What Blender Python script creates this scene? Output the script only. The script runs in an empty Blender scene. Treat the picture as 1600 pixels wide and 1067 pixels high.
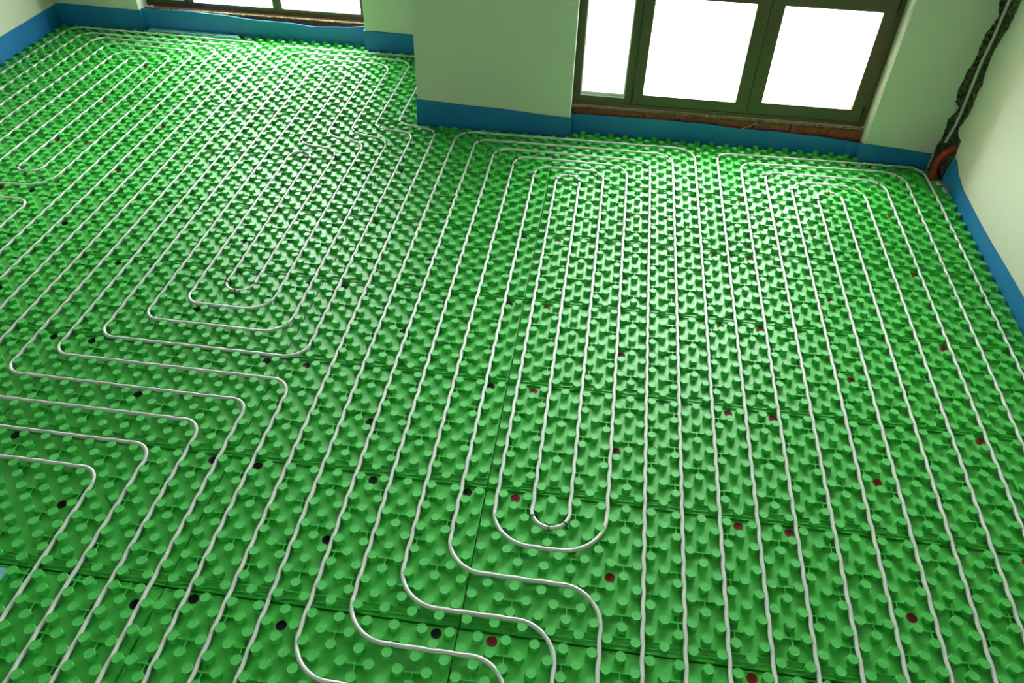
import bpy, bmesh, math, random
from mathutils import Vector, Matrix
random.seed(7)
sc = bpy.context.scene
COL = sc.collection

# ------------------------------------------------------------------ camera, light, exposure
CAM_POS = Vector((-0.3585698, -1.69357529, 2.61211561))
RW = Matrix(((0.99045859, 0.13608214, 0.02175859),
             (0.10751572, -0.66426418, -0.73972526),
             (-0.08620994, 0.73500663, -0.67255713)))      # world -> camera (x right, y down, z forward)
F_PX = 1204.685
cam_data = bpy.data.cameras.new('camera')
cam_data.sensor_width = 36.0
cam_data.lens = F_PX / 1600.0 * 36.0
cam_data.clip_start = 0.02
cam = bpy.data.objects.new('camera', cam_data)
COL.objects.link(cam)
rt = RW.transposed()
cam.matrix_world = Matrix.Translation(CAM_POS) @ Matrix(((rt[0][0], -rt[0][1], -rt[0][2]),
                                                         (rt[1][0], -rt[1][1], -rt[1][2]),
                                                         (rt[2][0], -rt[2][1], -rt[2][2]))).to_4x4()
sc.camera = cam

EXPOSURE = 0.68
SKY = 21.0
sc.view_settings.view_transform = 'Standard'
sc.view_settings.look = 'None'
sc.view_settings.gamma = 1.0
sc.view_settings.use_curve_mapping = False
sc.view_settings.exposure = EXPOSURE

world = bpy.data.worlds.new('sky')
sc.world = world
world.use_nodes = True
wn = world.node_tree.nodes
wl = world.node_tree.links
wn.clear()
wo = wn.new('ShaderNodeOutputWorld')
bg = wn.new('ShaderNodeBackground')
bg.inputs['Color'].default_value = (0.97, 0.985, 1.0, 1)
bg.inputs['Strength'].default_value = SKY
wl.new(bg.outputs[0], wo.inputs[0])

def portal(loc, rot, sx, sy):
    l = bpy.data.lights.new('daylight_opening', 'AREA')
    l.shape = 'RECTANGLE'
    l.size, l.size_y = sx, sy
    l.cycles.is_portal = True
    o = bpy.data.objects.new('daylight_opening', l)
    o.location, o.rotation_euler = loc, rot
    COL.objects.link(o)
portal((0.41, 3.60, 1.32), (-math.pi / 2, 0, 0), 2.0, 2.2)
portal((-3.42, 4.90, 1.32), (-math.pi / 2, 0, 0), 2.0, 2.2)
portal((-1.7, -4.05, 1.7), (math.pi / 2, 0, 0), 0.6, 0.5)  # portal of the added opening behind the camera, sized for back fill

# ------------------------------------------------------------------ materials
def mat(name, base, rough=0.5, spec=0.5, noise=None, bump=None, trans=0.0, metallic=0.0, coat=0.0):
    m = bpy.data.materials.new(name)
    m.use_nodes = True
    nt = m.node_tree
    b = nt.nodes['Principled BSDF']
    b.inputs['Base Color'].default_value = (*base, 1)
    b.inputs['Roughness'].default_value = rough
    b.inputs['Specular IOR Level'].default_value = spec
    b.inputs['Metallic'].default_value = metallic
    b.inputs['Coat Weight'].default_value = coat
    tc = nt.nodes.new('ShaderNodeTexCoord')
    if noise:
        scale, other, lo, hi = noise
        n = nt.nodes.new('ShaderNodeTexNoise')
        n.inputs['Scale'].default_value = scale
        n.inputs['Detail'].default_value = 5
        nt.links.new(tc.outputs['Object'], n.inputs['Vector'])
        r = nt.nodes.new('ShaderNodeValToRGB')
        r.color_ramp.elements[0].position = lo
        r.color_ramp.elements[1].position = hi
        r.color_ramp.elements[0].color = (*base, 1)
        r.color_ramp.elements[1].color = (*other, 1)
        nt.links.new(n.outputs['Fac'], r.inputs['Fac'])
        nt.links.new(r.outputs['Color'], b.inputs['Base Color'])
    if bump:
        n2 = nt.nodes.new('ShaderNodeTexNoise')
        n2.inputs['Scale'].default_value = bump[0]
        n2.inputs['Detail'].default_value = 4
        nt.links.new(tc.outputs['Object'], n2.inputs['Vector'])
        bp = nt.nodes.new('ShaderNodeBump')
        bp.inputs['Strength'].default_value = bump[1]
        bp.inputs['Distance'].default_value = bump[2]
        nt.links.new(n2.outputs['Fac'], bp.inputs['Height'])
        nt.links.new(bp.outputs['Normal'], b.inputs['Normal'])
    return m

M = {}
M['sheet'] = mat('green_foil', (0.036, 0.43, 0.042), 0.44, 0.55, noise=(9, (0.042, 0.46, 0.048), 0.35, 0.65), bump=(30, 0.10, 0.001))
M['stud'] = mat('green_stud_skylit', (0.048, 0.44, 0.062), 0.50, 0.50)  # skylight on the tops put into a slightly paler base; same plastic as sheet
M['foam_under'] = mat('grey_foam', (0.10, 0.10, 0.10), 0.9)
M['pipe'] = mat('white_pipe_plastic', (0.54, 0.565, 0.53), 0.4, 0.5)
M['strip'] = mat('blue_foam', (0.004, 0.13, 0.32), 0.5, 0.4, noise=(3, (0.006, 0.16, 0.35), 0.3, 0.7), bump=(60, 0.15, 0.002))
M['wall'] = mat('pale_green_plaster', (0.51, 0.56, 0.415), 0.85, 0.2, noise=(2.0, (0.53, 0.58, 0.435), 0.3, 0.7), bump=(220, 0.08, 0.001))
M['ceiling'] = mat('bare_concrete_ceiling', (0.42, 0.42, 0.41), 0.9, 0.1)
M['bead'] = mat('white_corner_bead', (0.88, 0.9, 0.86), 0.6)
M['frame'] = mat('brown_window_profile', (0.085, 0.062, 0.03), 0.42, 0.4)
M['seal'] = mat('grey_glazing_seal', (0.7, 0.7, 0.68), 0.5)
M['black'] = mat('black_plastic', (0.006, 0.006, 0.006), 0.4)
M['plug_black'] = mat('black_plug_plastic', (0.006, 0.004, 0.005), 0.7, 0.15)
M['plug_red'] = mat('red_plug_plastic', (0.20, 0.008, 0.010), 0.6, 0.2)
M['brick'] = mat('red_brick', (0.20, 0.055, 0.028), 0.9, 0.2, noise=(25, (0.28, 0.085, 0.045), 0.35, 0.7), bump=(80, 0.4, 0.004))
M['mortar'] = mat('grey_mortar', (0.06, 0.055, 0.035), 0.95, 0.1, noise=(45, (0.26, 0.24, 0.16), 0.4, 0.7), bump=(90, 0.9, 0.012))
M['puf'] = mat('yellow_mounting_foam', (0.30, 0.25, 0.09), 0.9, 0.1, noise=(40, (0.12, 0.09, 0.03), 0.4, 0.7), bump=(70, 0.8, 0.008))
M['conduit'] = mat('red_corrugated_conduit', (0.30, 0.03, 0.010), 0.45, 0.4)
M['greyduct'] = mat('pale_conduit', (0.45, 0.48, 0.38), 0.6)
M['xps'] = mat('turquoise_foam_board', (0.16, 0.42, 0.42), 0.7, 0.2, bump=(150, 0.2, 0.001))
M['crumb'] = mat('pale_mortar_crumb', (0.55, 0.45, 0.38), 0.95, 0.1, bump=(60, 0.5, 0.004))
M['screed'] = mat('concrete_screed', (0.30, 0.29, 0.27), 0.9, 0.2, noise=(6, (0.36, 0.35, 0.33), 0.3, 0.7))
M['outside'] = mat('pale_concrete_paving', (0.80, 0.78, 0.76), 0.9, 0.1, noise=(3, (0.66, 0.63, 0.60), 0.62, 0.75))
M['outwall'] = mat('pale_outer_render', (0.45, 0.33, 0.26), 0.9, 0.1)
M['wood'] = mat('thin_wood', (0.5, 0.42, 0.25), 0.8)
g = bpy.data.materials.new('clear_glass')
g.use_nodes = True
gn = g.node_tree.nodes
gn.clear()
o_ = gn.new('ShaderNodeOutputMaterial')
tr = gn.new('ShaderNodeBsdfTransparent')
gl = gn.new('ShaderNodeBsdfGlossy')
gl.inputs['Roughness'].default_value = 0.02
fr = gn.new('ShaderNodeFresnel')
fr.inputs['IOR'].default_value = 1.45
mx = gn.new('ShaderNodeMixShader')
g.node_tree.links.new(fr.outputs[0], mx.inputs[0])
g.node_tree.links.new(tr.outputs[0], mx.inputs[1])
g.node_tree.links.new(gl.outputs[0], mx.inputs[2])
g.node_tree.links.new(mx.outputs[0], o_.inputs[0])
M['glass'] = g

# ------------------------------------------------------------------ helpers
class MB:
    def __init__(s):
        s.v, s.f, s.smooth = [], [], False
    def box(s, x0, x1, y0, y1, z0, z1):
        n = len(s.v)
        s.v += [(x0, y0, z0), (x1, y0, z0), (x1, y1, z0), (x0, y1, z0), (x0, y0, z1), (x1, y0, z1), (x1, y1, z1), (x0, y1, z1)]
        s.f += [tuple(n + i for i in q) for q in ((0, 3, 2, 1), (4, 5, 6, 7), (0, 1, 5, 4), (1, 2, 6, 5), (2, 3, 7, 6), (3, 0, 4, 7))]
        return s
    def obox(s, cx, cy, z0, z1, L, W, ang):
        n = len(s.v)
        ca, sa = math.cos(ang), math.sin(ang)
        for z in (z0, z1):
            for a, b in ((-1, -1), (1, -1), (1, 1), (-1, 1)):
                x, y = a * L / 2, b * W / 2
                s.v.append((cx + x * ca - y * sa, cy + x * sa + y * ca, z))
        s.f += [tuple(n + i for i in q) for q in ((0, 3, 2, 1), (4, 5, 6, 7), (0, 1, 5, 4), (1, 2, 6, 5), (2, 3, 7, 6), (3, 0, 4, 7))]
        return s
    def lathe(s, prof, cx=0, cy=0, seg=20, cap=True):
        n = len(s.v)
        for r, z in prof:
            for k in range(seg):
                a = 2 * math.pi * k / seg
                s.v.append((cx + r * math.cos(a), cy + r * math.sin(a), z))
        for i in range(len(prof) - 1):
            for k in range(seg):
                a, b = n + i * seg + k, n + i * seg + (k + 1) % seg
                s.f.append((a, b, b + seg, a + seg))
        if cap:
            s.f.append(tuple(n + (len(prof) - 1) * seg + k for k in range(seg)))
        return s
    def tube(s, pts, rad, seg=10, radii=None):
        n = len(s.v)
        m = len(pts)
        up0 = Vector((0, 0, 1))
        for i, p in enumerate(pts):
            t = (Vector(pts[min(i + 1, m - 1)]) - Vector(pts[max(i - 1, 0)])).normalized()
            u = up0 if abs(t.z) < 0.9 else Vector((1, 0, 0))
            side = t.cross(u).normalized()
            up = side.cross(t).normalized()
            r = radii[i] if radii else rad
            for k in range(seg):
                a = 2 * math.pi * k / seg
                q = Vector(p) + side * (r * math.cos(a)) + up * (r * math.sin(a))
                s.v.append(tuple(q))
        for i in range(m - 1):
            for k in range(seg):
                a, b = n + i * seg + k, n + i * seg + (k + 1) % seg
                s.f.append((a, a + seg, b + seg, b))
        s.f.append(tuple(n + k for k in range(seg)))
        s.f.append(tuple(n + (m - 1) * seg + k for k in reversed(range(seg))))
        return s
    def mesh(s, name, m, smooth=False, loc=(0, 0, 0)):
        me = bpy.data.meshes.new(name)
        lx, ly, lz = loc
        me.from_pydata([(x - lx, y - ly, z - lz) for x, y, z in s.v], [], s.f)
        me.materials.append(m)
        if smooth:
            me.polygons.foreach_set('use_smooth', [True] * len(me.polygons))
        me.update()
        return me
    def build(s, name, m, parent=None, smooth=False, loc=(0, 0, 0), bevel=0):
        me = s.mesh(name, m, smooth, loc)
        if bevel:
            bm = bmesh.new()
            bm.from_mesh(me)
            bmesh.ops.bevel(bm, geom=list(bm.edges), offset=bevel, segments=2, affect='EDGES', clamp_overlap=True)
            bm.to_mesh(me)
            bm.free()
        return link(name, me, parent, loc)

def link(name, me, parent=None, loc=(0, 0, 0)):
    o = bpy.data.objects.new(name, me)
    COL.objects.link(o)
    if parent is not None:
        o.parent = parent
        o.location = Vector(loc) - parent['origin_v'] if 'origin_v' in parent.keys() else Vector(loc) - Vector(parent.location)
    else:
        o.location = loc
    return o

def tag(o, label=None, cat=None, group=None, kind=None):
    if label: o['label'] = label
    if cat: o['category'] = cat
    if group: o['group'] = group
    if kind: o['kind'] = kind
    return o

def thing(name, loc, label, cat, group=None):
    o = bpy.data.objects.new(name, None)
    o.empty_display_size = 0.05
    o.location = loc
    COL.objects.link(o)
    return tag(o, label, cat, group)

def struct(o, label=None):
    o['kind'] = 'structure'
    if label: o['label'] = label
    return o

def smooth_sides(me, zlim=0.3):
    for p in me.polygons:
        p.use_smooth = abs(p.normal.z) < 0.95

# floor grid of the stud panels: column c, half-row r (r grows towards the camera)
U = 0.05
STRETCH = ((-20, 0), (-10, .13), (-3, .22), (6, .33), (15, .38), (24, .70), (36, 1.0), (60, 1.0))   # boards laid with small joints widen the grid to the right
def gx(c, r=-30):
    if c < -79:
        c = -79 + (c + 79) * 1.09
    elif c > -20:
        for (a, p), (b, q) in zip(STRETCH, STRETCH[1:]):
            if a <= c <= b:
                c += (p + (q - p) * (c - a) / (b - a)) * min(1.05, max(0.0, (15 - r) / 70))
                break
    return c * U
def gy(r):
    return -(r + 0.15 * math.floor((r - 7.5) / 12.0 + 1e-6)) * 1.02 * U

WALL_L, WALL_R = -5.20, 1.93
PIL0, PIL1, PIL_Y = -1.68, -0.59, 3.37
Y_BL, Y_REC1, Y_BM = 4.65, 4.685, 4.585     # back wall left piece, niche under the far window, piece beside the pillar
Y_REC2, Y_BR = 3.44, 3.36
H = 3.0

def free(x, y, m=0.0):
    """is a floor point inside the room, margin m"""
    if x < WALL_L + m or x > WALL_R - 0.008 - m:
        return False
    if x < PIL0 - m:
        lim = Y_BL if x < -4.42 else (Y_REC1 if x < -2.41 else Y_BM)
        return y < lim - 0.008 - m * 0.4
    lim = PIL_Y if x < PIL1 + m else (Y_REC2 if x < 1.41 - m else Y_BR)
    return y < lim - 0.008 - m * 0.4

# ------------------------------------------------------------------ room shell
T = 0.30
struct(MB().box(WALL_L - 0.3, WALL_R + 0.3, -4.3, 4.95, -0.2, -0.032).build('floor', M['screed']), 'grey concrete slab under the green heating panels')
struct(MB().box(WALL_L - 0.3, WALL_R + 0.3, -4.3, 5.0, H, H + 0.2).build('ceiling', M['ceiling']))
struct(MB().box(WALL_L - 0.3, WALL_L, -4.3, 5.0, -0.032, H).build('wall_left', M['wall']), 'pale plastered wall at far left corner')

def window_top_lintel(mb, x0, x1, y0, y1):
    mb.box(x0, x1, y0, y1, 2.42, H)
wb = MB()
wb.box(WALL_L, -4.42, Y_BL, Y_BL + T, -0.032, H)
wb.box(-4.42, -2.405, Y_BL, Y_BL + T, 2.42, H)
struct(wb.build('wall_back_left', M['wall']), 'pale plastered wall piece left of the far window')
struct(MB().box(-2.405, PIL0, Y_BM, Y_BL + T, -0.032, H).build('wall_back_middle', M['wall']), 'narrow pale wall piece between far window and pillar')
struct(MB().box(PIL0, PIL1, PIL_Y, Y_BL + T, -0.032, H).build('wall_pillar', M['wall'], bevel=0.004), 'wide pale plastered pillar between the two windows')
# outer render on the side of the pillar block (seen through the near window)
struct(MB().box(PIL1, PIL1 + 0.012, PIL_Y + T + 0.05, Y_BL + T, -0.1, H).build('wall_outer', M['outwall']), 'outer side of the building left of the near window')

# wall right of the near window, its right edge broken by the chase in the corner
def jag(pts, zs0, zs1, rnd, amp):
    out = []
    for (a, z0), (b, z1) in zip(pts, pts[1:]):
        n = max(1, int(abs(z1 - z0) / 0.012))
        for i in range(n):
            t = i / n
            out.append((a + (b - a) * t + rnd.uniform(-amp, amp), z0 + (z1 - z0) * t))
    out.append(pts[-1])
    return out
rj = random.Random(3)
JL = [(1.885, -0.03), (1.880, 0.10), (1.872, 0.126), (1.872, 0.179), (1.885, 0.227), (1.882, 0.305), (1.868, 0.36), (1.880, 0.375), (1.90, 0.41), (1.905, 0.446),
      (1.872, 0.485), (1.858, 0.563), (1.862, 0.63), (1.858, 0.667), (1.868, 0.704), (1.878, 0.746), (1.882, 0.79), (1.876, 0.849), (1.878, 0.915),
      (1.898, 0.977), (1.91, 1.023), (1.892, 1.047), (1.876, 1.112), (1.872, 1.3), (1.89, 1.5), (1.868, 1.8), (1.885, 2.2), (1.87, 2.6), (1.88, H)]
JR = [(3.18, -0.03), (3.20, 0.10), (3.175, 0.19), (3.185, 0.263), (3.188, 0.298), (3.225, 0.302), (3.27, 0.312), (3.288, 0.341), (3.265, 0.384),
      (3.232, 0.464), (3.235, 0.517), (3.238, 0.564), (3.25, 0.614), (3.232, 0.653), (3.255, 0.701), (3.278, 0.78), (3.282, 0.845), (3.25, 0.931),
      (3.228, 0.996), (3.225, 1.052), (3.218, 1.112), (3.226, 1.158), (3.24, 1.4), (3.22, 1.7), (3.25, 2.1), (3.23, 2.6), (3.24, H)]
JLp, JRp = jag(JL, 0, 0, rj, 0.0035), jag(JR, 0, 0, rj, 0.005)
def plaster(edge, far, front, back, axis):
    """plaster layer with one jagged vertical edge"""
    mb = MB()
    for a, z in edge:
        if axis == 'x':
            mb.v += [(far, front, z), (a, front, z), (a, back, z)]
        else:
            mb.v += [(front, far, z), (front, a, z), (back, a, z)]
    for i in range(len(edge) - 1):
        k = i * 3
        if axis == 'x':
            mb.f += [(k, k + 1, k + 4, k + 3), (k + 1, k + 2, k + 5, k + 4)]
        else:
            mb.f += [(k + 1, k, k + 3, k + 4), (k + 2, k + 1, k + 4, k + 5)]
    return mb
wr = plaster(JLp, 1.413, Y_BR, Y_BR + 0.03, 'x')
wr.box(1.413, WALL_R + 0.03, Y_BR + 0.0301, Y_BR + T, -0.032, H)
wr.box(-0.59, 1.413, Y_BR, Y_BR + T, 2.42, H)
back_right = struct(wr.build('wall_back_right', M['wall']), 'pale wall strip right of the near window')
wr2 = plaster(JRp, -4.3, WALL_R, WALL_R + 0.03, 'y')
wr2.box(WALL_R + 0.0301, WALL_R + T, -4.3, 3.70, -0.032, H)
wall_right = struct(wr2.build('wall_right', M['wall']), 'bright pale wall along the right side')
# rough mortar behind the broken plaster
def rough_sheet(p0, p1, nz, ns, normal, amp, rnd, z0=-0.03, z1=H):
    mb = MB()
    for i in range(nz + 1):
        for j in range(ns + 1):
            t = j / ns
            d = rnd.uniform(-amp, amp)
            mb.v.append((p0[0] + (p1[0] - p0[0]) * t + normal[0] * d, p0[1] + (p1[1] - p0[1]) * t + normal[1] * d, z0 + (z1 - z0) * i / nz))
    for i in range(nz):
        for j in range(ns):
            a = i * (ns + 1) + j
            mb.f.append((a, a + 1, a + ns + 2, a + ns + 1))
    return mb
rough_sheet((1.84, Y_BR + 0.018), (1.955, Y_BR + 0.018), 260, 9, (0, 1), 0.008, rj).build('exposed_mortar', M['mortar'], back_right)
rough_sheet((WALL_R + 0.018, 3.38), (WALL_R + 0.018, 3.14), 260, 18, (1, 0), 0.008, rj).build('exposed_mortar', M['mortar'], wall_right)
# unseen front wall behind the camera; its small opening is added for back fill
wf = MB()
wf.box(WALL_L, WALL_R, -4.2, -4.0, -0.032, 1.45).box(WALL_L, WALL_R, -4.2, -4.0, 1.95, H)
wf.box(WALL_L, -2.0, -4.2, -4.0, 1.45, 1.95).box(-1.4, WALL_R, -4.2, -4.0, 1.45, 1.95)
struct(wf.build('wall_front', M['screed']))

# white corner beads at the window reveals
struct(MB().box(PIL1 - 0.0035, PIL1 + 0.001, PIL_Y - 0.0025, Y_REC2, 0.15, 2.42).build('trim_1', M['bead']), 'white corner bead on right edge of the pillar')
struct(MB().box(1.409, 1.414, Y_BR - 0.0015, Y_BR + 0.004, 0.13, 2.42).build('trim_2', M['seal']), 'pale corner bead right of the near window')
struct(MB().box(-4.424, -4.418, Y_BL - 0.0015, 4.79, 0.17, 2.42).build('trim_3', M['bead']), 'white reveal edge left of the far window')

# outside
struct(MB().box(-40, 40, 3.75, 60, -0.3, -0.12).build('ground', M['outside']), 'sunlit pale paving outside the windows')
struct(MB().box(-40, 40, -60, -4.4, -0.3, -0.12).build('ground_front', M['outside']))

# ------------------------------------------------------------------ windows
def frame_rect(mb, x0, x1, z0, z1, w, y0, y1, wb=None, wt=None):
    wb = wb or w
    wt = wt or w
    mb.box(x0, x0 + w, y0, y1, z0, z1).box(x1 - w, x1, y0, y1, z0, z1)
    mb.box(x0 + w, x1 - w, y0, y1, z0, z0 + wb).box(x0 + w, x1 - w, y0, y1, z1 - wt, z1)

def window(name, yf, x0, x1, zb, panes, mullion, sash_split, label):
    zt = 2.42
    root = thing(name, ((x0 + x1) / 2, yf, zb), label, None)
    root['kind'] = 'structure'
    if 'category' in root.keys(): del root['category']
    z_tr0, z_tr1 = zb + 0.83, zb + 0.90
    (a0, a1, az), (b0, b1, bz), (c0, c1, cz) = panes
    fr = MB()
    frame_rect(fr, x0, x1, zb, zt, 0.045, yf + 0.008, yf + 0.075)
    # fixed narrow light is glazed straight in the frame
    fr.box(x0 + 0.045, a0, yf + 0.0, yf + 0.07, zb + 0.045, zt - 0.045)
    fr.box(a1, mullion, yf + 0.004, yf + 0.075, zb + 0.045, zt - 0.045)
    fr.box(a0, a1, yf + 0.0, yf + 0.07, zb + 0.045, az)
    fr.box(mullion, mullion + 0.03, yf + 0.056, yf + 0.075, zb + 0.045, z_tr0)
    fr.box(sash_split - 0.025, sash_split + 0.025, yf + 0.056, yf + 0.075, zb + 0.045, z_tr0)
    fr.box(mullion, x1 - 0.045, yf + 0.008, yf + 0.075, z_tr0, z_tr1)
    fr.box(x0, x1, yf + 0.002, yf + 0.03, zb, zb + 0.024)
    fr.build('frame', M['frame'], root)
    sx = [(mullion + 0.003, sash_split - 0.0025, b0, b1, bz), (sash_split + 0.0025, x1 - 0.035, c0, c1, cz)]
    ztop = z_tr0 - 0.045
    for s0, s1, p0, p1, pz in sx:
        sa = MB()
        sa.box(s0, p0, yf - 0.008, yf + 0.055, zb + 0.036, z_tr0 + 0.01).box(p1, s1, yf - 0.008, yf + 0.055, zb + 0.036, z_tr0 + 0.01)
        sa.box(p0, p1, yf - 0.008, yf + 0.055, zb + 0.036, pz).box(p0, p1, yf - 0.008, yf + 0.055, ztop - 0.03, z_tr0 + 0.01)
        so = sa.build('sash', M['frame'], root)
        gg = MB()
        frame_rect(gg, p0 - 0.001, p1 + 0.001, pz - 0.001, ztop - 0.029, 0.006, yf - 0.001, yf + 0.006)
        frame_rect(gg, p0, p1, pz, ztop - 0.03, 0.008, yf + 0.014, yf + 0.028, 0.024)
        gg.build('seal', M['seal'], so)
        MB().box(p0, p1, yf + 0.021, yf + 0.025, pz, ztop - 0.03).build('pane', M['glass'], so)
    gg = MB()
    frame_rect(gg, a0 - 0.001, a1 + 0.001, az - 0.001, zt - 0.046, 0.006, yf - 0.001, yf + 0.006)
    frame_rect(gg, a0, a1, az, zt - 0.046, 0.008, yf + 0.014, yf + 0.028, 0.024)
    gg.build('seal', M['seal'], root)
    MB().box(a0, a1, yf + 0.021, yf + 0.025, az, zt - 0.046).build('pane', M['glass'], root)
    MB().box(mullion, x1 - 0.045, yf + 0.03, yf + 0.034, z_tr1, zt - 0.046).build('pane', M['glass'], root)
    for hx, hz in ((mullion, zb + 0.045), (x1 - 0.040, zb + 0.045), (x1 - 0.040, zb + 0.76)):
        hb = MB().tube([(hx, yf - 0.012, hz), (hx, yf - 0.012, hz + 0.085)], 0.006, 10)
        hb.tube([(hx, yf - 0.012, hz + 0.087), (hx, yf - 0.012, hz + 0.10)], 0.0075, 10)
        hb.build('hinge', M['black'], root, smooth=True)
    return root

w1 = window('window_1', 4.785, -4.44, -2.40, 0.180, ((-4.236, -4.062, 0.243), (-3.973, -3.262, 0.238), (-3.182, -2.490, 0.238)), -4.028, -3.222, 'brown framed window at the top left of the photo')
w2 = window('window_2', 3.490, -0.600, 1.411, 0.200, ((-0.536, -0.231, 0.268), (-0.105, 0.527, 0.305), (0.699, 1.294, 0.318)), -0.178, 0.613, 'brown framed window at the top right beside the pillar')

# brick sills with mounting foam below the frames: part of the outer wall
def brick_sill(name, x0, x1, yf, ztop, label, first=0.0):
    root = thing(name, ((x0 + x1) / 2, yf, 0), label, None)
    if 'category' in root.keys(): del root['category']
    root['kind'] = 'structure'
    MB().box(x0, x1, yf + 0.02, yf + 0.18, -0.032, ztop - 0.012).build('mortar_bed', M['mortar'], root)
    x = x0 + first
    br, holes = MB(), MB()
    r = random.Random(int(ztop * 1000))
    while x < x1 - 0.02:
        xe = min(x + 0.247, x1)
        br.box(x + 0.002, xe - 0.004, yf + r.uniform(0, 0.004), yf + 0.10, ztop - 0.088, ztop - 0.010)
        xx = x + 0.02
        while xx < xe - 0.03:
            holes.box(xx, xx + 0.011, yf - 0.0005 + 0.001, yf + 0.01, ztop - 0.0185, ztop - 0.0085)
            xx += 0.0185 + r.uniform(-0.002, 0.002)
        x += 0.252
    br.build('brick_course', M['brick'], root)
    holes.build('brick_hole_row', M['black'], root)
    fo = MB()
    n = int((x1 - x0) / 0.012)
    for i in range(n + 1):
        xx = x0 + (x1 - x0) * i / n
        j = r.uniform(-0.003, 0.004)
        k = r.uniform(-0.003, 0.005)
        fo.v += [(xx, yf + 0.014, ztop + 0.004), (xx, yf + 0.004 + j, ztop - 0.001 + j), (xx, yf + 0.004 + j, ztop - 0.009 - k), (xx, yf + 0.03, ztop - 0.012)]
        if i:
            for q in range(3):
                a = (i - 1) * 4 + q
                fo.f.append((a, a + 1, a + 5, a + 4))
    fo.build('mounting_foam', M['puf'], root)
    return root
brick_sill('trim_4', PIL1, 1.411, 3.462, 0.197, 'brick course and yellow foam under the near window frame', 0.01)
brick_sill('trim_5', -4.42, -2.405, 4.73, 0.180, 'brick course and foam under the far window frame', 0.03)

# ------------------------------------------------------------------ blue foam edge strips
def strip(label, pts, th, wob=0.0, zb=-0.028, seed=1):
    """pts: (x, y, top height) along the wall foot; th: thickness towards the left of the path"""
    r = random.Random(seed)
    dense = []
    for (x0, y0, h0), (x1, y1, h1) in zip(pts, pts[1:]):
        L = math.hypot(x1 - x0, y1 - y0)
        n = max(1, int(L / 0.04))
        for i in range(n):
            t = i / n
            ts = t * t * (3 - 2 * t)
            dense.append((x0 + (x1 - x0) * t, y0 + (y1 - y0) * t, h0 + (h1 - h0) * ts))
    dense.append(pts[-1])
    mb = MB()
    m = len(dense)
    for i, (x, y, h) in enumerate(dense):
        a = Vector(dense[max(i - 1, 0)][:2])
        b = Vector(dense[min(i + 1, m - 1)][:2])
        t = (b - a).normalized()
        nrm = Vector((t.y, -t.x))
        w = wob * math.sin(i * 0.9 + seed) * 0.5
        bx, by = x + nrm.x * th, y + nrm.y * th
        lean = wob
        mb.v += [(x, y, zb), (x, y, h), (bx + nrm.x * (lean + w), by + nrm.y * (lean + w), h), (bx, by, zb)]
    for i in range(m - 1):
        k = i * 4
        for q in range(4):
            a, b = k + q, k + (q + 1) % 4
            mb.f.append((a, b, b + 4, a + 4))
    mb.f += [(3, 2, 1, 0), tuple((m - 1) * 4 + q for q in range(4))]
    o = mb.build('edge_strip', M['strip'], loc=(pts[0][0], pts[0][1], 0))
    return tag(o, label, 'foam strip', 'blue foam edge strips round the room')
e = 0.0015
strip('blue foam edge strip along the left wall', [(WALL_L + e, -3.9, 0.18), (WALL_L + e, Y_BL - e, 0.182)], 0.008, seed=2)
strip('blue foam edge strip on the back wall left of the far window', [(WALL_L + 0.012, Y_BL - e, 0.198), (-4.424, Y_BL - e, 0.186)], 0.008, seed=3)
strip('wavy blue foam edge strip under the far window', [(-4.419, Y_BL - 0.01, 0.187), (-4.412, Y_REC1 - 0.004, 0.190), (-4.0, Y_REC1 - e, 0.196), (-3.72, Y_REC1 - e, 0.186), (-3.38, Y_REC1 - e, 0.163), (-3.1, Y_REC1 - e, 0.160), (-2.88, Y_REC1 - e, 0.144), (-2.62, Y_REC1 - e, 0.158), (-2.407, Y_REC1 - e, 0.178)], 0.008, seed=4)
strip('short blue foam edge strip between far window and pillar', [(-2.412, Y_REC1 - 0.012, 0.18), (-2.409, Y_BM - 0.004, 0.182), (-2.402, Y_BM - e, 0.182), (PIL0 - 0.010, Y_BM - e, 0.173)], 0.008, seed=5)
strip('blue foam edge strip on the hidden left flank of the pillar', [(PIL0 - e, Y_BM - 0.014, 0.17), (PIL0 - e, PIL_Y - 0.001, 0.19)], 0.007, seed=6)
strip('blue foam edge strip across the front of the pillar', [(PIL0 - 0.006, PIL_Y - e, 0.194), (-1.2, PIL_Y - e, 0.178), (PIL1 - 0.002, PIL_Y - e, 0.150)], 0.008, seed=7)
strip('long blue foam edge strip under the near window', [(PIL1 + 0.002, PIL_Y - 0.006, 0.150), (PIL1 + 0.006, Y_REC2 - 0.004, 0.152), (PIL1 + 0.03, Y_REC2 - e, 0.150), (-0.1, Y_REC2 - e, 0.155), (0.34, Y_REC2 - e, 0.154), (0.62, Y_REC2 - e, 0.139), (0.8, Y_REC2 - e, 0.140), (1.1, Y_REC2 - e, 0.132), (1.33, Y_REC2 - e, 0.116), (1.402, Y_REC2 - 0.02, 0.118)], 0.008, seed=8)
strip('short blue foam edge strip right of the near window', [(1.406, Y_REC2 - 0.01, 0.12), (1.409, Y_BR - 0.003, 0.142), (1.425, Y_BR - e, 0.144), (1.6, Y_BR - e, 0.132), (1.862, Y_BR - e, 0.113)], 0.008, seed=9)
strip('blue foam edge strip along the right wall with curled end', [(WALL_R - 0.022, 3.155, 0.10), (WALL_R - 0.012, 3.145, 0.20), (WALL_R - 0.004, 3.10, 0.192), (WALL_R - e, 3.03, 0.150), (WALL_R - e, 2.87, 0.122), (WALL_R - e, 2.44, 0.112), (WALL_R - e, 1.87, 0.120), (WALL_R - e, -3.9, 0.12)], 0.008, seed=10)

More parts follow.
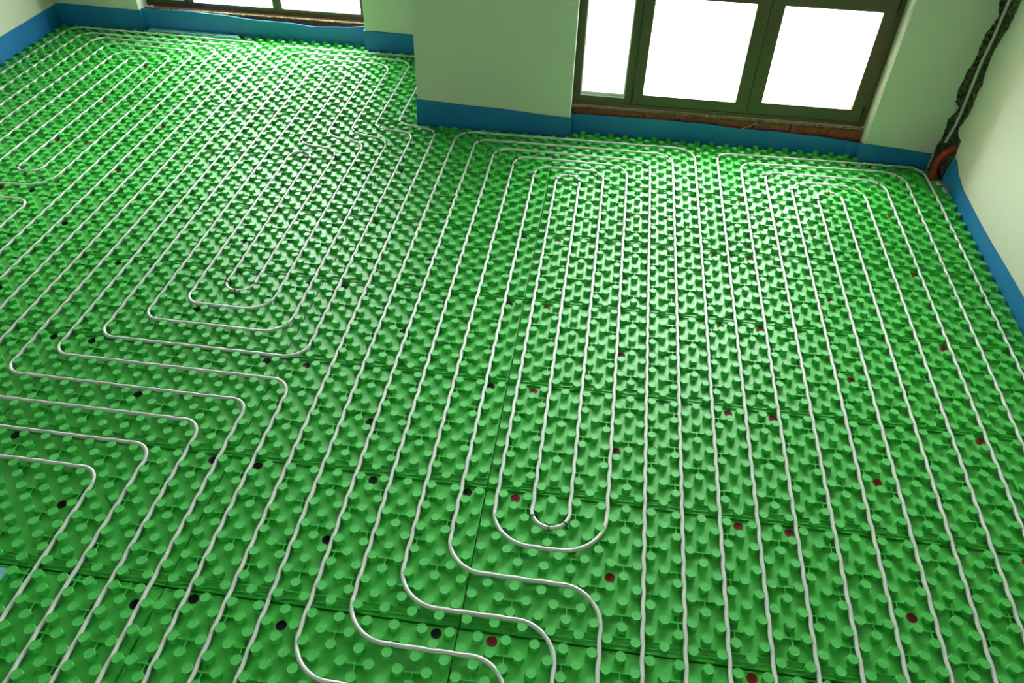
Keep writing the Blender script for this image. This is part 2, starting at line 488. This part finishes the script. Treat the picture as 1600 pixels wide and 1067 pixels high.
# ------------------------------------------------------------------ green stud panels
SR, SH = 0.0186, 0.0258
stud_prof = [(0.0206, 0.0), (0.0196, 0.0010), (0.0190, 0.006), (0.0184, 0.013), (0.0190, SH - 0.0032), (0.0188, SH - 0.0010), (0.0180, SH - 0.0001), (0.0170, SH), (0.0163, SH - 0.0008), (0.0154, SH - 0.0008), (0.006, SH - 0.0005)]
def stud_into(mb, x=0, y=0):
    mb.lathe(stud_prof, x, y, 20)
smb = MB()
stud_into(smb)
stud_mesh = smb.mesh('stud', M['stud'])
for p in stud_mesh.polygons:
    p.use_smooth = len(p.vertices) == 4

def project(x, y, z=SH):
    d = RW @ (Vector((x, y, z)) - CAM_POS)
    return 800 + F_PX * d.x / d.z, 533.5 + F_PX * d.y / d.z, d.z

BANDS_C = [(31, 40), (9, 31), (-13, 9), (-35, -13), (-57, -35), (-79, -57), (-104, -79)]
BANDS_R = [(19.5 - 12 * k, 31.5 - 12 * k) for k in range(0, 11)]
ORD = ['nearest', 'second', 'third', 'fourth', 'fifth', 'sixth', 'seventh', 'eighth', 'ninth', 'tenth']
ORDC = ['first', 'second', 'third', 'fourth', 'fifth', 'sixth', 'seventh']
panels = {}

def rib_into(mb, c, r):
    """raised bar between two studs with a short stem to the stud in front"""
    xa, xb = gx(c, r) + 0.0175, gx(c + 2, r) - 0.0175
    y = gy(r)
    mb.box(xa, xb, y - 0.0024, y + 0.0024, -0.001, 0.0125)
    xm = (xa + xb) / 2
    mb.box(xm - 0.0018, xm + 0.0018, gy(r + 1) + 0.016, y + 0.024, -0.001, 0.0120)

for ci, (c0, c1) in enumerate(BANDS_C):
    for ri, (r0, r1) in enumerate(BANDS_R):
        x0, x1 = gx(c0 - 0.5, r0 + 6) + 0.0022, gx(c1 - 0.5, r0 + 6) - 0.0022
        yb, yt = gy(r1 - 0.001) + 0.0012, gy(r0) - 0.0002
        if ri == 0: yb = gy(28)
        x0, x1 = max(x0, WALL_L + 0.011), min(x1, WALL_R - 0.0105)
        # rectangles of the panel that lie on free floor
        rects = []
        def add(xa, xb, ylim):
            a, b = max(xa, x0), min(xb, x1)
            t = min(yt, ylim)
            if b - a > 0.01 and t - yb > 0.01:
                rects.append((a, b, yb, t))
        add(WALL_L, -4.42, Y_BL - 0.0115)
        add(-4.42, -2.416, Y_REC1 - 0.0115)
        add(-2.416, PIL0 - 0.0115, Y_BM - 0.0115)
        if yt < PIL_Y - 0.0125:
            pass
        add(PIL0 - 0.0115, PIL1, PIL_Y - 0.0115)
        add(PIL1, 1.40, (Y_REC2 if yt > PIL_Y - 0.02 else PIL_Y) - 0.0115)
        add(1.40, WALL_R, Y_BR - 0.0115)
        if not rects:
            continue
        # merge neighbours with the same top
        merged = [rects[0]]
        for q in rects[1:]:
            p = merged[-1]
            if abs(p[1] - q[0]) < 1e-4 and abs(p[3] - q[3]) < 1e-4:
                merged[-1] = (p[0], q[1], p[2], p[3])
            else:
                merged.append(q)
        studs = []
        for c in range(c0, c1 + 1):
            if c == c1 and ci != 0: continue
            rr = math.ceil(r0)
            while rr < r1:
                odd = 1 if (c <= -36 and rr >= 8 and rr < 19.5) else 0
                if (c + rr) % 2 == odd:
                    x, y = gx(c, rr), gy(rr)
                    if free(x, y, 0.0185) and not (x > 1.80 and y > 2.99):
                        studs.append((x, y))
                rr += 1
        if not studs:
            continue
        corners = [project(x, y) for x, y in studs]
        vis = [(d, s) for (u, v, d), s in zip(corners, studs) if -25 < u < 1625 and -25 < v < 1092]
        # hide-out behind the pillar does not count as visible
        def hidden(x, y):
            if y <= PIL_Y: return False
            t = (PIL_Y - CAM_POS.y) / (y - CAM_POS.y)
            xx = CAM_POS.x + (x - CAM_POS.x) * t
            return PIL0 < xx < PIL1
        vis = [(d, s) for d, s in vis if not hidden(*s)]
        if not vis and (ri != 0 and ci not in (4, 5)):
            if not (yb < 3.2 and -2.6 < x0):
                pass
        vis.sort()
        single = [s for d, s in vis[:100]]
        sset = set(single)
        rest = [s for s in studs if s not in sset]
        loc = ((merged[0][0] + merged[-1][1]) / 2, (yb + merged[0][3]) / 2, 0)
        if ri == 0:
            label = 'green studded insulation board before the photo\'s lower edge, %s column from right wall' % ORDC[ci]
        else:
            label = 'green studded insulation board, %s row up from bottom, %s column from right wall' % (ORD[ri - 1] if ri > 1 else 'lowest', ORDC[ci])
        P = thing('insulation_board', loc, label, 'insulation board', 'green studded insulation boards on the floor')
        panels[(ci, ri)] = P
        mb = MB()
        for (a, b, y0, y1) in merged:
            mb.box(a, b, y0, y1, -0.029, 0.0)
            # moulded seam ridges along the front and back edges
            if y1 - y0 > 0.2:
                for off, hh, ww in ((0.046, 0.0062, 0.0018), (0.030, 0.0020, 0.0008), (0.024, 0.0020, 0.0008), (0.018, 0.0050, 0.0016), (0.003, 0.0030, 0.0014)):
                    mb.box(a, b, y0 + off - ww, y0 + off + ww, -0.001, hh)
                if y1 > yt - 1e-3:
                    for off, hh, ww in ((0.003, 0.0022, 0.0010),):
                        mb.box(a, b, y1 - off - ww, y1 - off + ww, -0.001, hh)
            if y1 - y0 > 0.1:
                if abs(a - x0) < 1e-3:
                    mb.box(a + 0.001, a + 0.003, y0 + 0.03, y1 - 0.03, -0.001, 0.0025)
                    mb.box(a + 0.011, a + 0.0125, y0 + 0.03, y1 - 0.03, -0.001, 0.0022)
                if abs(b - x1) < 1e-3:
                    mb.box(b - 0.003, b - 0.001, y0 + 0.03, y1 - 0.03, -0.001, 0.0025)
        base = mb
        for c in range(c0, c1):
            rr = math.ceil(r0)
            if c % 2 == 0: continue
            while rr < r1:
                if (c, rr) == (-27, 9):
                    rr += 1
                    continue
                if (c - rr) % 4 == 0 and rr % 2 and c + 2 < c1 and rr + 1 < r1 and not (c <= -36 and 7.5 <= rr < 19.5):
                    if all(free(gx(k, q), gy(q), 0.02) for k, q in ((c, rr), (c + 2, rr), (c + 1, rr + 1))):
                        rib_into(base, c, rr)
                elif c <= -36 and 7.5 <= rr < 19.5 and (c - rr - 1) % 4 == 0 and c + 2 < c1 and rr + 1 < r1:
                    rib_into(base, c, rr)
                rr += 1
        base.build('base_sheet', M['sheet'], P)
        # diagonal cutting mark and small moulded rings
        if c1 - c0 == 22 and free(gx(c0 + 14, r0), gy(r0 + 6), 0.05) and free(gx(c0 + 14, r0), gy(r0 + 1), 0.05):
            ax, ay = gx(c0 + 12.9, r0 + 5), gy(r0 + 5.15)
            bx, by = gx(c0 + 14.45, r0 + 6), gy(r0 + 6.6)
            L = math.hypot(bx - ax, by - ay)
            mk = MB().obox((ax + bx) / 2, (ay + by) / 2, -0.0005, 0.0006, L, 0.0012, math.atan2(by - ay, bx - ax))
            for k in range(12):
                t = 0.15 + 0.6 * k / 12
                mk.obox(ax + (bx - ax) * t, ay + (by - ay) * t + 0.003, -0.0005, 0.0005, 0.006, 0.0006, math.atan2(by - ay, bx - ax) + math.pi / 2)
            mk.build('cutting_mark', mat_dark if 'mat_dark' in globals() else globals().setdefault('mat_dark', mat('dark_green_groove', (0.004, 0.05, 0.01), 0.5)), P)
        for (x, y) in single:
            link('stud', stud_mesh, P, (x, y, 0))
        if rest:
            mb = MB()
            for (x, y) in rest:
                stud_into(mb, x, y)
            me = mb.mesh('stud_field', M['stud'], loc=loc)
            for p in me.polygons:
                p.use_smooth = len(p.vertices) == 4
            o = link('stud_field', me, P, loc)
            o['kind'] = 'stuff'

# ------------------------------------------------------------------ pipes
PR, PZ = 0.0080, 0.0146
def path_points(pts):
    """pts: (c, r, fillet in grid units) -> world points every ~2 cm, arcs at the corners"""
    P = [(Vector((c * U, gy(r))), (f[0] if f else 0) * U) for c, r, *f in pts]
    out = [P[0][0]]
    for i in range(1, len(P) - 1):
        p, rad = P[i]
        a = (P[i - 1][0] - p)
        b = (P[i + 1][0] - p)
        la, lb = a.length, b.length
        a.normalize(); b.normalize()
        ang = a.angle(b)
        if rad <= 0 or abs(ang - math.pi) < 0.01:
            out.append(p)
            continue
        lim_a = la if (i == 1) else la * 0.5
        lim_b = lb if (i == len(P) - 2) else lb * 0.5
        d = min(rad / math.tan(ang / 2), lim_a, lim_b)
        R = d * math.tan(ang / 2)
        s, t = p + a * d, p + b * d
        bis = (a + b).normalized()
        cen = p + bis * (R / math.sin(ang / 2))
        n = 12
        v0, v1 = s - cen, t - cen
        a0 = math.atan2(v0.y, v0.x)
        a1 = math.atan2(v1.y, v1.x)
        da = (a1 - a0 + math.pi) % (2 * math.pi) - math.pi
        for k in range(n + 1):
            aa = a0 + da * k / n
            out.append(cen + Vector((math.cos(aa), math.sin(aa))) * R)
    out.append(P[-1][0])
    # resample
    dense = [out[0]]
    for q in out[1:]:
        p = dense[-1]
        L = (q - p).length
        if L < 1e-5: continue
        n = max(1, int(round(L / 0.0127)))
        for k in range(1, n + 1):
            dense.append(p + (q - p) * k / n)
    return dense

pipe_paths = {}
def pipe(key, label, pts, cap=True):
    pl = path_points(pts)
    res = []
    m = len(pl)
    for i, p in enumerate(pl):
        a, b = pl[max(i - 1, 0)], pl[min(i + 1, m - 1)]
        t = (b - a).normalized()
        x, y = p.x, p.y
        c, r = x / U, -y / (1.02 * U)
        for _ in range(4):
            r = -y / (1.02 * U) - 0.15 * math.floor((r - 7.5) / 12.0)
        z = PZ + 0.0006 + 0.0042 * abs(t.x)
        if abs(t.x) < 0.05:      # the pipe snakes between the staggered studs
            x += 0.0011 * math.cos(math.pi * (r + math.floor(c)))
            z = PZ + 0.0006 * math.sin(y * 23)
        elif abs(t.y) < 0.05:
            y -= 0.0008 * math.cos(math.pi * (c + math.floor(r)))
            z = PZ + 0.0048 + 0.0006 * math.sin(x * 19)
        res.append((gx(x / U, r), y, z))
    pipe_paths[key] = res
    mb = MB().tube(res, PR, 12)
    o = mb.build('heating_pipe', M['pipe'], smooth=True, loc=(res[0][0], res[0][1], 0))
    return tag(o, label, 'pipe', 'white heating pipes clipped between the studs')

BOT = 20.0      # below the photo's lower edge
LFT = -66.0
pipe('A', 'white pipe of the upper left loops, outermost, hugging the left wall', [(-99.5, -60), (-99.5, -88.8, 2.0), (-66.5, -88.0, 2.0), (-66.5, -14, 0)])
pipe('B', 'white pipe of the upper left loops, second from outside', [(-96.5, -56), (-96.5, -86.9, 2.0), (-69.5, -86.2, 2.0), (-69.5, -17, 0)])
pipe('C', 'white pipe of the upper left loops, third from outside', [(-93.5, -50), (-93.5, -85.3, 2.0), (-72.5, -84.5, 2.0), (-72.5, -20, 0)])
pipe('D', 'white pipe of the upper left loops turning out left below their inner hairpin', [(-90.5, -46), (-90.5, -83.5, 2.0), (-75.5, -82.5, 2.0), (-75.5, -40.5, 3.0), (-90, -40.5, 0)])
pipe('E', 'white pipe forming the innermost hairpins of the upper left loops', [(-87.5, -42), (-87.5, -81.0, 2.6), (-78.5, -80.4, 2.4), (-78.5, -43.4, 1.5), (-81.5, -43.4, 1.4), (-81.5, -78.5, 1.4), (-84.5, -78.5, 1.4), (-84.5, -40, 0)])
pipe('X', 'white pipe bend at the left photo edge, under the upper left loops', [(-90, -37.5), (-75.5, -37.5, 1.5), (-75.5, -14, 0)])
pipe('F', 'white pipe passing behind the pillar corner and running down to the lower left', [(-63.5, -10), (-63.5, -87.4, 2.4), (-36.5, -87.4, 2.4), (-36.5, -64.2, 2.3), (-30.5, -63.2, 2.0), (-30.5, BOT, 0)])
pipe('G', 'long white pipe coiled into the large double spiral left of the pillar', [
    (-36.5, BOT), (-36.5, -10.5, 1.4), (-60.5, -10.5, 1.6), (-60.5, -85.4, 2.4), (-39.5, -85.4, 2.6), (-39.5, -62.4, 1.8), (-33.5, -61.8, 1.9),
    (-33.5, -16.5, 2.2), (-54.5, -16.5, 1.6), (-54.5, -81.4, 2.6), (-45.5, -81.4, 2.6), (-45.5, -59.0, 2.6), (-39.5, -57.8, 2.0),
    (-39.5, -22.5, 2.6), (-48.5, -22.5, 1.6), (-48.5, -54.0, 1.5), (-45.5, -54.0, 1.5), (-45.5, -25.1, 1.5), (-42.5, -25.1, 1.5), (-42.5, -55.4, 2.0),
    (-48.5, -56.2, 2.2), (-48.5, -79.3, 1.5), (-51.5, -79.3, 1.5), (-51.5, -19.5, 1.6), (-36.5, -19.5, 2.6), (-36.5, -59.2, 2.2), (-42.5, -60.6, 2.4),
    (-42.5, -83.4, 2.4), (-57.5, -83.4, 2.4), (-57.5, -13.5, 1.6), (-33.5, -13.5, 1.8), (-33.5, BOT, 0)])
pipe('H', 'white pipe turning in from the left edge, highest of the three lower left corners', [(-80, -7.5), (-39.5, -7.5, 1.6), (-39.5, BOT, 0)])
pipe('I', 'white pipe turning in from the left edge, middle of the three lower left corners', [(-80, -4.5), (-42.5, -4.5, 1.6), (-42.5, BOT, 0)])
pipe('J', 'white pipe turning in from the left edge, lowest of the three lower left corners', [(-80, -1.5), (-45.5, -1.5, 1.6), (-45.5, BOT, 0)])
pipe('K', 'white pipe, outermost of the centre loops, nearest the near window strip', [(-27.5, BOT), (-27.5, -63.5, 2.6), (5.5, -64.0, 2.8), (5.5, BOT, 0)])
pipe('L', 'white pipe, second from outside of the centre loops, bending right at lower left', [(-13, 12.5), (-24.5, 12.5, 3.2), (-24.5, -61.6, 1.6), (2.5, -61.9, 2.4), (2.5, BOT, 0)])
pipe('M', 'white pipe, third from outside of the centre loops, with the lowest S bend', [(-9.6, BOT), (-9.6, 9.4, 2.6), (-21.5, 9.4, 3.2), (-21.5, -59.6, 2.0), (-0.5, -59.6, 2.2), (-0.5, BOT, 0)])
pipe('N', 'long white pipe spiralling round the two hairpins in the centre', [(-6.5, BOT), (-6.5, 6.5, 3.0), (-18.5, 6.5, 3.2), (-18.5, -57.8, 1.8), (-3.5, -57.7, 2.4),
    (-3.5, 0.5, 3.6), (-12.5, 0.5, 3.2), (-12.5, -54.1, 1.5), (-9.5, -54.1, 1.5), (-9.5, -1.4, 1.5), (-6.5, -1.4, 1.5), (-6.5, -55.8, 2.0),
    (-15.5, -55.8, 2.0), (-15.5, 3.3, 3.0), (-3.5, 3.3, 3.0), (-3.5, BOT, 0)])
pipe('O', 'white pipe, innermost hairpin of the right loops', [(20.5, BOT), (20.5, -55.6, 1.5), (23.5, -55.6, 1.5), (23.5, BOT, 0)])
pipe('P', 'white pipe, second hairpin from the middle of the right loops', [(17.5, BOT), (17.5, -57.5, 2.4), (26.5, -57.5, 2.8), (26.5, BOT, 0)])
pipe('Q', 'white pipe, third hairpin from the middle of the right loops', [(14.5, BOT), (14.5, -59.4, 1.6), (29.5, -59.6, 2.4), (29.5, BOT, 0)])
pipe('R', 'white pipe, second hairpin from outside of the right loops', [(11.5, BOT), (11.5, -61.3, 1.7), (32.5, -62.4, 2.8), (32.5, BOT, 0)])
pipe('S', 'white pipe, outermost hairpin of the right loops, nearest the right wall', [(8.5, BOT), (8.5, -63.4, 1.7), (35.5, -64.2, 2.2), (35.5, BOT, 0)])

# ------------------------------------------------------------------ black pipe clips
def floor_pt(px, py, z):
    v = RW.transposed() @ Vector(((px - 800) / F_PX, (py - 533.5) / F_PX, 1))
    t = (z - CAM_POS.z) / v.z
    return CAM_POS + v * t
cl = MB()
arc = []
for k in range(-7, 8):
    a = k / 7 * 1.75
    arc.append((0.0, 0.0104 * math.sin(a), PZ + 0.0104 * math.cos(a)))
arc = [(0, -0.016, 0.0015), (0, -0.0125, 0.006)] + arc + [(0, 0.0125, 0.006), (0, 0.016, 0.0015)]
cl.tube(arc, 0.0024, 6)
cl.box(-0.003, 0.003, -0.019, -0.013, 0, 0.003).box(-0.003, 0.003, 0.013, 0.019, 0, 0.003)
clip_mesh = cl.mesh('pipe_clip', M['black'], smooth=False)
clips_px = [(833, 806), (855.6, 829), (882.6, 818), (1044, 248), (1069, 237), (1009, 261), (1129, 247), (1174, 262), (731, 209), (752, 222), (781, 242), (813, 251), (843, 271),
            (875, 280), (889, 276), (901, 283), (928, 272), (1439, 271), (1395, 277), (1372, 288), (1331, 296), (1307, 307), (1241, 297), (1275, 311), (1294, 301), (1200, 276),
            (472, 220), (474, 239), (486, 247), (522, 244), (553, 205), (601, 225), (628, 189), (357.6, 440), (366, 456), (397, 443), (29, 260), (36, 271), (542, 122), (677, 209), (222, 96)]
short = {'A': 'outermost upper left pipe', 'E': 'innermost hairpin of the upper left loops', 'F': 'pipe at the pillar corner', 'G': 'large spiral pipe left of the pillar', 'K': 'outermost centre pipe',
         'L': 'second centre pipe from outside', 'M': 'third centre pipe from outside', 'N': 'centre spiral pipe', 'O': 'innermost hairpin of the right loops',
         'P': 'second hairpin of the right loops', 'Q': 'third hairpin of the right loops', 'R': 'fourth hairpin of the right loops', 'S': 'outermost right hairpin'}
found = []
for px, py in clips_px:
    w = floor_pt(px, py, PZ + 0.006)
    best = None
    for key, pl in pipe_paths.items():
        for i in range(len(pl) - 1):
            d = (pl[i][0] - w.x) ** 2 + (pl[i][1] - w.y) ** 2
            if best is None or d < best[0]:
                best = (d, key, i)
    d, key, i = best
    pl = pipe_paths[key]
    t = Vector(pl[min(i + 1, len(pl) - 1)]) - Vector(pl[max(i - 1, 0)])
    found.append((key, px, py, pl[i], math.atan2(t.y, t.x)))
bykey = {}
for f_ in found:
    bykey.setdefault(f_[0], []).append(f_)
for key, lst in bykey.items():
    lst.sort(key=lambda q: q[1])
    for n, (k, px, py, p, ang) in enumerate(lst):
        o = link('pipe_clip', clip_mesh, None, (p[0], p[1], 0))
        o.rotation_euler = (0, 0, ang)
        o.scale = (1, 1, (p[2] + 0.0108) / (PZ + 0.0104))
        pos = 'only one' if len(lst) == 1 else '%s from the left' % (ORDC + ['eighth', 'ninth', 'tenth', 'eleventh', 'twelfth', 'thirteenth', 'fourteenth', 'fifteenth'])[n]
        tag(o, 'black clip on the %s, %s' % (short.get(key, 'white pipe'), pos), 'pipe clip', 'black clips on the pipe bends')

# ------------------------------------------------------------------ fixing plugs
def plug_mesh(m):
    mb = MB().lathe([(0.0192, 0.0), (0.0192, 0.0010), (0.0180, 0.0018), (0.0170, 0.0016), (0.0160, 0.0006), (0.0060, 0.0004), (0.0054, 0.0014), (0.0035, 0.0016), (0.0030, 0.0006)], seg=24)
    for k in range(2):
        mb.obox(0, 0, 0.0003, 0.0010, 0.016, 0.0012, k * math.pi / 2 + 0.4)
    return mb.mesh('fixing_plug', m)
PM = {'red': plug_mesh(M['plug_red']), 'black': plug_mesh(M['plug_black'])}
def plug(c, r, colr, where):
    x, y = gx(c, r), gy(r)
    if not free(x, y, 0.022): return
    u, v, d = project(x, y, 0)
    if not (-30 < u < 1630 and -30 < v < 1100): return
    if y > PIL_Y:
        t = (PIL_Y - CAM_POS.y) / (y - CAM_POS.y)
        if PIL0 < CAM_POS.x + (x - CAM_POS.x) * t < PIL1: return
    o = link('fixing_plug', PM[colr], None, (x, y, 0.0))
    tag(o, where, 'fixing plug', '%s fixing plugs in the green panels' % colr)
PC = {31: [], 9: [(11, 'far left'), (29, 'far right')], -13: [(-11, 'far left'), (7, 'far right')], -35: [(-33, 'far left'), (-15, 'far right')], -57: [(-55, 'far left'), (-37, 'far right')], -79: [(-77, 'far left'), (-59, 'far right')], -104: [(-81, 'far right'), (-100, 'far left')]}
PMID = {9: 19, -13: -3, -35: -25, -57: -47, -79: -69}
for ci, (c0, c1) in enumerate(BANDS_C):
    colr = 'red' if ci <= 2 or ci >= 6 else 'black'
    for ri, (r0, r1) in enumerate(BANDS_R):
        if ri == 0: continue
        rr = math.ceil(r0)
        cc = colr
        rown = (ORD[ri - 1] if ri > 1 else 'lowest')
        for c, pos in PC[c0]:
            k = cc
            if ci in (4, 5) and rr <= -52: k = 'red'
            r_ = rr + (1 if (c <= -36 and rr == 8) else 0)
            plug(c, r_, k, '%s plug at %s corner of panel: %s row up, %s column from right' % (k, pos, rown, ORDC[ci]))
        if c0 in PMID:
            k = cc
            if ci in (4, 5) and rr + 6 <= -46: k = 'red'
            plug(PMID[c0], rr + 6, k, '%s plug in middle of panel: %s row up, %s column from right' % (k, rown, ORDC[ci]))
for c, r in ((-26, 9), (-23, -4), (-23, 2)):
    if (c, r) == (-23, 2): continue
    plug(c, r, 'black', 'extra black plug near the front left, %s' % ('nearer the photo\'s lower edge' if r > 0 else 'beside the diagonal pipe run'))

# ------------------------------------------------------------------ turquoise foam offcuts
for (x0, x1, y0, y1, lab) in ((-4.372, -3.745, 4.612, 4.668, 'long turquoise foam board offcut under the far window'),
                              (-3.740, -3.560, 4.600, 4.660, 'short turquoise foam board offcut right of the long one under the far window'),
                              (-2.62, -2.362, -0.62, -0.415, 'turquoise foam board offcut at the lower left photo edge')):
    o = MB().box(x0, x1, y0, y1, 0.0005 if y0 > 0 else SH + 0.0005, 0.032 if y0 > 0 else SH + 0.022).build('foam_board', M['xps'], loc=(x0, y0, 0), bevel=0.001)
    tag(o, lab, 'foam board', 'turquoise foam offcuts')

# ------------------------------------------------------------------ conduits in the corner
g1 = [(1.918, 3.325, H - 0.01), (1.914, 3.330, 2.2), (1.918, 3.328, 1.5), (1.916, 3.330, 1.12), (1.918, 3.330, 0.90), (1.912, 3.332, 0.74), (1.916, 3.328, 0.57), (1.918, 3.322, 0.42), (1.914, 3.318, 0.335), (1.905, 3.312, 0.29), (1.896, 3.305, 0.25), (1.892, 3.30, 0.225)]
pts = []
for a, b in zip(g1, g1[1:]):
    a, b = Vector(a), Vector(b)
    n = max(1, int((b - a).length / 0.03))
    for k in range(n): pts.append(tuple(a + (b - a) * k / n))
pts.append(g1[-1])
o = MB().tube(pts, 0.0095, 12).build('cable_conduit', M['greyduct'], smooth=True)
tag(o, 'thin pale conduit rising in the broken plaster corner', 'conduit')
ctrl = [(1.945, 3.235, 0.225), (1.918, 3.238, 0.205), (1.893, 3.240, 0.178), (1.876, 3.240, 0.145), (1.866, 3.238, 0.105), (1.864, 3.232, 0.06), (1.868, 3.222, 0.02), (1.872, 3.215, -0.02)]
pts, rad = [], []
cp = [Vector(p) for p in ctrl]
def cat(p0, p1, p2, p3, t):
    return 0.5 * ((2 * p1) + (-p0 + p2) * t + (2 * p0 - 5 * p1 + 4 * p2 - p3) * t * t + (-p0 + 3 * p1 - 3 * p2 + p3) * t ** 3)
for i in range(len(cp) - 1):
    p0, p1, p2, p3 = cp[max(i - 1, 0)], cp[i], cp[i + 1], cp[min(i + 2, len(cp) - 1)]
    for k in range(16):
        pts.append(tuple(cat(p0, p1, p2, p3, k / 16)))
for i in range(len(pts)):
    rad.append(0.0245 if (i % 3) < 2 else 0.0215)
o = MB().tube(pts, 0.02, 16, rad).build('corrugated_conduit', M['conduit'], smooth=True)
tag(o, 'red corrugated conduit bending out of the right corner to the floor', 'conduit')

# ------------------------------------------------------------------ mortar crumbs, plaster heap, splinter
def crumb(x, y, z, s, label, m='crumb', group='mortar crumbs by the walls'):
    r = random.Random(int(abs(x * 1000) + abs(y * 777)))
    bm = bmesh.new()
    bmesh.ops.create_icosphere(bm, subdivisions=2, radius=1.0)
    for v in bm.verts:
        k = 1 + r.uniform(-0.25, 0.25)
        v.co = Vector((v.co.x * s[0] * k, v.co.y * s[1] * k, v.co.z * s[2] * k))
    me = bpy.data.meshes.new('mortar_crumb')
    bm.to_mesh(me)
    bm.free()
    me.materials.append(M[m])
    o = link('mortar_crumb', me, None, (x, y, z + s[2] * 0.8))
    return tag(o, label, 'mortar crumb', group)
def crumb_px(px, py, z, s, label, m='crumb'):
    p = floor_pt(px, py, z)
    return crumb(p.x, p.y, z, s, label, m)
crumb_px(1467, 288, 0.0, (0.025, 0.03, 0.010), 'pale mortar crumb at the foot of the red conduit')
crumb_px(1476, 299, 0.0, (0.018, 0.035, 0.010), 'pinkish mortar crumb between the red conduit and the curled blue strip')
crumb_px(1484, 306, 0.0, (0.013, 0.02, 0.008), 'small mortar crumb beside the curled end of the blue strip')
crumb_px(973, 213, 0.0, (0.028, 0.012, 0.014), 'grey mortar crumb at the blue strip under the middle of window')
crumb_px(1003, 217, 0.0, (0.020, 0.008, 0.010), 'small mortar crumb right of the grey one under the near window')
crumb_px(1451, 329, 0.0, (0.012, 0.012, 0.006), 'small pale crumb among the studs near the right wall')
crumb_px(1503, 465, 0.0, (0.014, 0.010, 0.006), 'flat crumb among the studs by the outermost right pipe')
crumb(-4.36, 4.745, 0.172, (0.03, 0.018, 0.015), 'pale foam lump on the brick at the left end of the far window')
a, b = Vector((0.60, 3.435, 0.141)), Vector((0.745, 3.478, 0.195))
o = MB().tube([tuple(a), tuple((a + b) / 2 + Vector((0, 0, -0.002))), tuple(b)], 0.003, 6).build('wood_splinter', M['wood'])
tag(o, 'thin pale splinter leaning between blue strip and near window frame', 'splinter')
for o in list(COL.objects):
    if 'category' in o.keys() and o.get('kind') == 'structure':
        del o['category']
